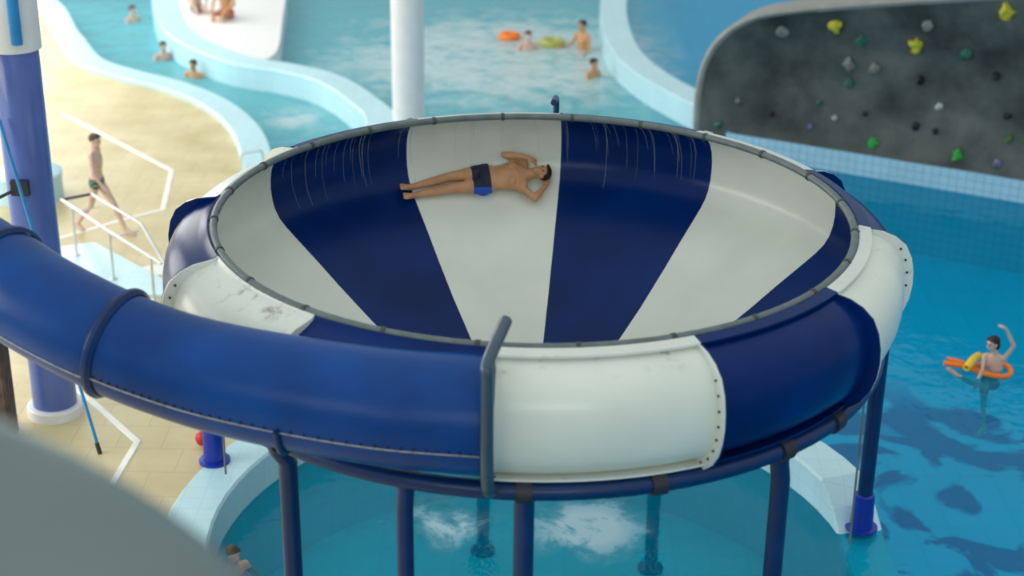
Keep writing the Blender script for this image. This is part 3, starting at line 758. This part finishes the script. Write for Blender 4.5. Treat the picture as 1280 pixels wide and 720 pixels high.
def person(loc, J, label, skin='skin', hair='hair', trunks=None, voxel=.009, rz=0, s=1., warp=None, trunk_len=.3, hairlen=0, fingers=True, group=None, build=1.0, face_detail=True):
    root = empty('person', loc); root.rotation_euler = (0, 0, rz); tag(root, label, 'person', group)
    J = {k: V(v)*s for k, v in J.items() if k not in ('face', 'up', 'front')} | {k: V(J[k]).normalized() for k in ('face', 'up', 'front')}
    mb = MB(); B = build*s
    R_ = (J['shL']-J['shR']).normalized(); Rh = (J['hipL']-J['hipR']).normalized()
    pelvis = (J['hipL']+J['hipR'])/2; chest = J['chest']; neck = J['neck']
    fr = J['front']
    sp_ = [(pelvis+(pelvis-chest).normalized()*.05*s, .10, .085, Rh), (pelvis, .158, .108, Rh), (pelvis.lerp(chest, .25), .155, .108, Rh), (pelvis.lerp(chest, .5), .128, .090, Rh), (pelvis.lerp(chest, .78), .140, .098, R_), (chest, .155, .108, R_), (chest.lerp(neck, .45), .165, .100, R_), (chest.lerp(neck, .78), .135, .075, R_), (neck, .06, .058, R_)]
    rings = []
    for i, (c, a, b, rr) in enumerate(sp_):
        ax = (sp_[min(i+1, 8)][0]-sp_[max(i-1, 0)][0]).normalized()
        u = orth(ax, rr); w = orth(ax, fr-u*u.dot(fr)); rings.append((c, u*a*B, w*b*B))
    P_loft(mb, rings)
    # pectorals and buttocks give the trunk its front and back
    for sd, R2 in (('L', 1), ('R', -1)):
        P_ell(mb, chest+fr*.06*B+R_*R2*.07*B+(neck-chest)*.15, R_*.075*B, fr*.05*B, (neck-chest).normalized()*.06*B)
        P_ell(mb, pelvis-fr*.055*B+Rh*R2*.07*B, Rh*.085*B, fr*.075*B, (chest-pelvis).normalized()*.09*B)
    hc = J['head']; f, up = J['face'], orth(J['face'], J['up']); side = f.cross(up)
    P_caps(mb, neck-(neck-chest).normalized()*.03*s, hc-up*.05*s-f*.015*s, .060*B, .054*B)
    P_ell(mb, hc+up*.025*s-f*.008*s, side*.074*s, f*.094*s, up*.092*s)
    P_ell(mb, hc-up*.045*s+f*.02*s, side*.057*s, f*.066*s, up*.068*s)
    P_caps(mb, hc+f*.088*s+up*.014*s, hc+f*.108*s-up*.022*s, .009*s, .015*s)                 # nose
    P_caps(mb, hc+f*.078*s-up*.053*s-side*.018*s, hc+f*.078*s-up*.053*s+side*.018*s, .010*s, .010*s)   # mouth
    P_caps(mb, hc+f*.083*s+up*.032*s-side*.035*s, hc+f*.083*s+up*.032*s+side*.035*s, .009*s, .009*s)   # brow
    for q in (-1, 1): P_ell(mb, hc+side*q*.076*s-up*.004*s, side*.010*s, f*.020*s, up*.030*s)
    for sd in 'LR':
        hp, kn, an, toe = (J[n+sd] for n in ('hip', 'knee', 'ank', 'toe'))
        P_caps(mb, hp, kn, .082*B, .050*B); P_caps(mb, hp.lerp(kn, .05)+(0*fr), hp.lerp(kn, .5), .086*B, .070*B)
        cf = kn.lerp(an, .28); bkd = -orth(an-kn, (toe-an)) if (toe-an).cross(an-kn).length > .01 else -fr
        P_caps(mb, kn, cf+bkd*.012*s, .048*B, .050*B); P_caps(mb, cf+bkd*.012*s, an, .050*B, .033*B)
        d = (toe-an).normalized(); shin = (an-kn).normalized()
        heel = an+shin*.045*s-d*.035*s; P_caps(mb, an, heel, .033*s, .030*s)
        fl_ = shin if abs(d.dot(shin)) < .9 else fr
        P_caps(mb, heel, heel.lerp(toe, .6)+shin*.02*s*(1 if abs(d.dot(shin)) < .9 else 0), .032*s, .042*s, flat=fl_); P_caps(mb, an, toe-d*.03*s, .034*s, .028*s)
        base = toe+shin*.02*s*(1 if abs(d.dot(shin)) < .9 else 0); across = d.cross(fl_).normalized()
        for q in range(5):
            o_ = across*(q-2)*.017*s; P_caps(mb, base-d*.04*s+o_, base+d*(.012-.004*abs(q-1))*s+o_, .012*s, .010*s)
        sh, el, wr, ha = (J[n+sd] for n in ('sh', 'elb', 'wri', 'hand'))
        P_ell(mb, sh, R_*.052*B, fr*.052*B, (neck-chest).normalized()*.052*B)
        P_caps(mb, sh.lerp(neck, .35), sh, .045*B, .050*B)
        P_caps(mb, sh, el, .046*B, .035*B); P_caps(mb, el, el.lerp(wr, .3), .035*B, .038*B); P_caps(mb, el.lerp(wr, .3), wr, .038*B, .024*B)
        hd = (ha-wr).normalized(); pn = J.get('palm'+sd, -fr); pn = orth(hd, pn); ac = hd.cross(pn)
        pc = wr+hd*.05*s
        P_ell(mb, pc, hd*.052*s, ac*.040*s, pn*.018*s); P_caps(mb, wr, pc, .023*s, .024*s)
        if fingers:
            for q, ln in enumerate((.066, .078, .072, .056)):
                b0 = wr+hd*.085*s+ac*(q-1.5)*.020*s; m1 = b0+(hd*.9+pn*.25+ac*(q-1.5)*.07).normalized()*ln*.5*s; m2 = m1+(hd*.75+pn*.62).normalized()*ln*.5*s
                P_caps(mb, b0-hd*.02*s, m1, .0092*s, .0085*s, 8); P_caps(mb, m1, m2, .0085*s, .0072*s, 8)
            tb = wr+hd*.03*s-ac*.030*s; t1_ = tb+(hd*.6-ac*.75+pn*.2).normalized()*.042*s; t2_ = t1_+(hd*.9-ac*.2+pn*.3).normalized()*.030*s
            P_caps(mb, tb, t1_, .013*s, .0105*s, 8); P_caps(mb, t1_, t2_, .0105*s, .009*s, 8)
        else: P_ell(mb, wr+hd*.12*s, hd*.05*s, ac*.034*s, pn*.014*s)
    body = fuse(mb, 'body', MT[skin], voxel, root, warp=warp); 
    # hair
    hb = MB()
    P_ell(hb, hc+up*.042*s-f*.022*s, side*.084*s, f*.092*s, up*.086*s)
    if hairlen: P_ell(hb, hc-up*.03*s-f*.055*s, side*.078*s, f*.055*s, up*.09*s)
    # keep the face clear: cut the cap in front by building it as overlapping locks instead
    for q in range(-3, 4): P_caps(hb, hc+up*.105*s+f*.01*s+side*q*.012*s, hc+f*.072*s+up*.075*s+side*q*.020*s, .02*s, .013*s, 8)
    fuse(hb, 'hair', MT[hair], max(voxel, .008), root, sm=3, warp=warp)
    if trunks is not None:
        tb = MB(); g = 1.09
        rr = [(c, u*g, w*g) for c, u, w in rings[:3]]
        P_loft(tb, rr)
        for sd, R2 in (('L', 1), ('R', -1)):
            hp, kn = J['hip'+sd], J['knee'+sd]
            P_caps(tb, hp, hp.lerp(kn, trunk_len), .090*B, .088*B)
            P_ell(tb, pelvis-fr*.055*B+Rh*R2*.07*B, Rh*.093*B, fr*.083*B, (chest-pelvis).normalized()*.09*B)
        fuse(tb, 'swim_trunks', trunks, max(voxel, .008), root, sm=4, warp=warp)
    if face_detail:
        for q in (-1, 1):
            c = hc+f*.083*s+up*.012*s+side*q*.030*s
            if warp: c = warp(c)
            e = MB().ico(c, .0105*s, 2).build('eye', MT['eye'], root, smooth=True)
    return root

# the walker on the deck, striding to the right
HX = .0
def walk():
    return dict(hipL=(.085, .03, .90), hipR=(-.085, -.03, .90), chest=(.0, -.02, 1.24), neck=(.0, -.03, 1.47), head=(.0, -.045, 1.62),
        shL=(.175, .05, 1.41), shR=(-.175, -.07, 1.41), elbL=(.25, .16, 1.15), wriL=(.23, .10, .90), handL=(.22, .04, .82), elbR=(-.27, -.16, 1.15), wriR=(-.22, -.28, .93), handR=(-.19, -.34, .86),
        kneeL=(.10, -.24, .50), ankL=(.10, -.42, .085), toeL=(.11, -.60, .025), kneeR=(-.09, .10, .49), ankR=(-.10, .40, .13), toeR=(-.10, .27, .02),
        face=(0, -1, -.08), up=(0, 0, 1), front=(0, -1, .05), palmL=(-1, 0, 0), palmR=(1, 0, 0))
wpos = at(127, 290, 0)
person((wpos.x, wpos.y, 0), walk(), 'barefoot swimmer in dark striped briefs striding across the beige deck', trunks=MT['briefs'], rz=math.radians(68), voxel=.008, skin='skinpale', hair='hairb', trunk_len=.10, s=1.03)

# the rider lying on the far wall of the bowl
TH0 = math.radians(100.4)
def rider_warp(c):
    a = TH0-c.x/3.4
    n_ = V((-.66, .75)); t_ = V((.75, .66))
    # the wall curves: lift the outer edges of the body's frame a little
    r = 3.545+t_.x*c.y+n_.x*(c.z+.02); z = -.945+t_.y*c.y+n_.y*(c.z+.02)
    return V((r*math.cos(a), r*math.sin(a), z+ZR))-RLOC
RLOC = P3(3.545, -.945, math.degrees(TH0))
RJ = dict(hipL=(0, -.09, .10), hipR=(0, .08, .10), chest=(.30, .01, .115), neck=(.50, .03, .12), head=(.665, .055, .14),
    shL=(.45, -.15, .12), shR=(.46, .20, .13), elbR=(.24, .20, .30), wriR=(.50, .15, .33), handR=(.61, .12, .27), elbL=(.60, -.29, .13), wriL=(.72, -.10, .08), handL=(.74, .00, .06),
    kneeL=(-.42, -.10, .10), ankL=(-.82, -.115, .06), toeL=(-.98, -.125, .10), kneeR=(-.42, .05, .10), ankR=(-.82, .0, .06), toeR=(-.98, .0, .10),
    face=(.1, .1, 1), up=(1, .08, 0), front=(0, 0, 1), palmL=(0, 0, 1), palmR=(0, 0, -1))
RS = shorts_mat('navy_and_royal_blue_shorts', (.012, .016, .05), (.015, .09, .55), 2, .045)
rd = person(tuple(RLOC), RJ, 'swimmer lying on his back sliding along the far white wall of the bowl', trunks=RS, voxel=.008, s=1.05, build=1.12, warp=rider_warp, trunk_len=.22)

# the child floating on a foam noodle
bp0 = at(1238, 466, WZ)
BJ = dict(hipL=(.07, -.03, -.20), hipR=(-.05, .05, -.20), chest=(.045, .0, .10), neck=(.03, -.01, .33), head=(-.03, -.03, .50),
    shL=(.15, -.07, .27), shR=(-.10, .07, .25), elbL=(.26, -.10, .50), wriL=(.12, -.08, .76), handL=(.03, -.10, .83), elbR=(-.17, -.12, .09), wriR=(-.24, -.20, -.02), handR=(-.26, -.24, -.08),
    kneeL=(-.22, -.16, -.13), ankL=(-.55, -.12, .02), toeL=(-.68, -.12, .12), kneeR=(-.06, -.10, -.58), ankR=(.02, .0, -.95), toeR=(-.10, -.08, -1.02),
    face=(-1, -.45, -.1), up=(-.05, 0, 1), front=(-.8, -.6, .1), palmL=(-1, 0, -.3), palmR=(0, 1, 0))
kid = person((bp0.x, bp0.y, WZ), BJ, 'child waving one arm while floating on an orange noodle in the right-hand pool', skin='skinpale', hair='hair', trunks=MT['navyshorts'], voxel=.007, build=.80, hairlen=1, trunk_len=.3)
# orange noodle bent round the child and plugged into a yellow connector
nd = empty('foam_noodle', (bp0.x, bp0.y, WZ)); tag(nd, 'orange foam noodle looped around the waving child with a yellow connector', 'pool noodle')
lp = []
for i in range(25):
    a = math.radians(165-330*i/24+360)        # open at the left
    lp.append(V((.0+.27*math.cos(a)+.03, .22*math.sin(a)+.02, .045+.02*math.sin(a*2))))
lp = [V((-.62, .20, .12)), V((-.42, .13, .10))]+lp+[V((-.44, .02, .10)), V((-.70, .06, .12))]
MB().tube(smooth_line(lp, 4), .040, 14).build('noodle', MT['orange'], nd, smooth=True)
mb = MB(); ca, cb_ = V((-.14, .24, .17)), V((-.42, -.16, .15))
mb.tube(smooth_line([ca, (ca+cb_)/2+V((0, 0, .03)), cb_], 5), .058, 20, caps=False)
y = mb.build('connector', MT['yellow'], nd, smooth=True); md = y.modifiers.new('Solidify', 'SOLIDIFY'); md.thickness = .022; y['label'] = 'yellow tubular connector'

# far swimmers
def stand(h=0):
    return dict(hipL=(.085, 0, .90), hipR=(-.085, 0, .90), chest=(0, 0, 1.24), neck=(0, 0, 1.47), head=(0, -.02, 1.62), shL=(.175, 0, 1.41), shR=(-.175, 0, 1.41),
        elbL=(.30, -.05, 1.18), wriL=(.36, -.22, 1.10), handL=(.38, -.30, 1.10), elbR=(-.30, -.05, 1.18), wriR=(-.36, -.22, 1.10), handR=(-.38, -.30, 1.10),
        kneeL=(.09, -.03, .48), ankL=(.10, 0, .08), toeL=(.11, -.17, .025), kneeR=(-.09, -.03, .48), ankR=(-.10, 0, .08), toeR=(-.11, -.17, .025), face=(0, -1, 0), up=(0, 0, 1), front=(0, -1, 0), palmL=(0, 0, -1), palmR=(0, 0, -1))
def sit():
    return dict(hipL=(.085, 0, .10), hipR=(-.085, 0, .10), chest=(0, -.05, .44), neck=(0, -.08, .66), head=(0, -.11, .81), shL=(.175, -.06, .60), shR=(-.175, -.06, .60),
        elbL=(.26, -.12, .36), wriL=(.18, -.34, .26), handL=(.15, -.42, .24), elbR=(-.26, -.12, .36), wriR=(-.18, -.34, .26), handR=(-.15, -.42, .24),
        kneeL=(.12, -.42, .16), ankL=(.12, -.50, -.26), toeL=(.12, -.66, -.30), kneeR=(-.12, -.42, .16), ankR=(-.12, -.50, -.26), toeR=(-.12, -.66, -.30), face=(0, -1, -.2), up=(0, 0, 1), front=(0, -1, .1), palmL=(0, 0, -1), palmR=(0, 0, -1))
def far(px, py, zs, J, label, rz=0, s=1., trunks=None, skin='skin', hair='hair', z=None, voxel=.014, ref=WZ, **k):
    p = at(px, py, ref); return person((p.x, p.y, zs), J, label, skin=skin, hair=hair, trunks=trunks, rz=rz, s=s, voxel=voxel, face_detail=False, fingers=True, **k)
NB = MT['navyshorts']
far(205, 74, -1.9, stand(), 'swimmer shoulder deep in the river, middle of the three heads', rz=.6, trunks=NB, skin='skinpale', hair='hairb', s=1.1)
far(243, 96, -1.9, stand(), 'swimmer in the river nearest the curb, lowest of the three heads', rz=-.4, trunks=NB, s=1.08)
far(166, 26, -1.9, stand(), 'swimmer farthest up the river, pale and highest of the three heads', rz=1.0, trunks=NB, skin='skinpale', hair='hairb', s=1.08)
isl2 = smooth_line([at(*q, .1) for q in ((226, 30), (246, 58), (290, 74), (340, 70), (352, 30), (352, -40), (290, -90), (222, -60))], 6, closed=True)
structure(MB().prism([(p.x, p.y) for p in isl2], -1.9, .10), 'trim_5', MT['colwhite'])
far(284, 22, .10, sit(), 'tanned person sitting on the white island at the top left', ref=.10, rz=-.3, trunks=MT['red'], s=1.15)
far(246, 14, .10, sit(), 'person in dark clothing sitting left of the tanned person on the white island', ref=.10, rz=.5, trunks=NB, s=.95, skin='skinpale')
far(660, 62, -1.9, stand(), 'swimmer between the orange and the yellow floats in the foamy pool', rz=.2, trunks=NB, s=1.12, skin='skinpale', hair='hairb')
far(728, 62, -1.7, stand(), 'tall dark-haired person standing waist deep by the right curb', rz=-.9, trunks=NB, s=1.16)
far(741, 96, -1.9, stand(), 'swimmer in front of the tall person by the right curb', rz=.9, trunks=NB, s=1.1)
far(292, 716, -1.78, stand(), 'pink-skinned swimmer at the edge of the catch pool at bottom left', rz=.8, trunks=NB, skin='skinpale', hair='hairb', s=.98)
def ringfloat(px, py, r, t, m, label):
    p = at(px, py, WZ); mb = MB(); mb.tube([V((p.x+r*math.cos(2*PI*i/28), p.y+r*math.sin(2*PI*i/28), WZ+.05)) for i in range(28)], t, 12, closed=True)
    o = mb.build('swim_ring', m, smooth=True); tag(o, label, 'swim ring'); return o
ringfloat(637, 48, .19, .11, MT['orange'], 'small orange swim ring on the foamy pool, left of the swimmer')
ringfloat(690, 56, .23, .12, MT['ygreen'], 'yellow green swim ring on the foamy pool, right of the swimmer')

# ------------------------------------------------------------------ light
w = bpy.data.worlds.new('hall_light'); scene.world = w; w.use_nodes = True
nt = w.node_tree; nt.nodes.clear()
out = N(nt, 'ShaderNodeOutputWorld'); bg = N(nt, 'ShaderNodeBackground'); bg.inputs[1].default_value = .62
tc = N(nt, 'ShaderNodeTexCoord'); s = N(nt, 'ShaderNodeSeparateXYZ'); nt.links.new(tc.outputs['Generated'], s.inputs[0])
r = ramp(nt, s.outputs[2], [(0, (.55, .66, .72)), (.2, (.62, .74, .80)), (.5, (.95, 1.06, 1.08)), (1, (1.32, 1.42, 1.38))])
nt.links.new(r.outputs[0], bg.inputs[0]); nt.links.new(bg.outputs[0], out.inputs[0])
def area(name, loc, target, sx, sy, e, col=(1, 1, 1)):
    l = bpy.data.lights.new(name, 'AREA'); l.shape = 'RECTANGLE'; l.size = sx; l.size_y = sy; l.energy = e; l.color = col
    o = bpy.data.objects.new(name, l); C.objects.link(o); o.location = loc
    o.rotation_euler = (V(target)-V(loc)).to_track_quat('-Z', 'Y').to_euler(); return o
area('window_daylight', (-19, 19, 6), (-8, 12, 0), 24, 10, 2900, (1, .97, .9))
def spot(name, loc, e, rad): 
    l = bpy.data.lights.new(name, 'POINT'); l.energy = e; l.shadow_soft_size = rad; o = bpy.data.objects.new(name, l); C.objects.link(o); o.location = loc
area('window_daylight', (-18, -1, 7), (-6, 2, 0), 14, 6, 1700, (1, .97, .9))  # second left window light, added to brighten the lower deck and the tube
area('window_daylight', (-3, -34, 15), (0, 0, 4), 26, 7, 2000, (.93, .98, 1))

vs_ = scene.view_settings; vs_.view_transform = 'Standard'; vs_.look = 'None'; vs_.gamma = 1; vs_.use_curve_mapping = False; vs_.exposure = 0
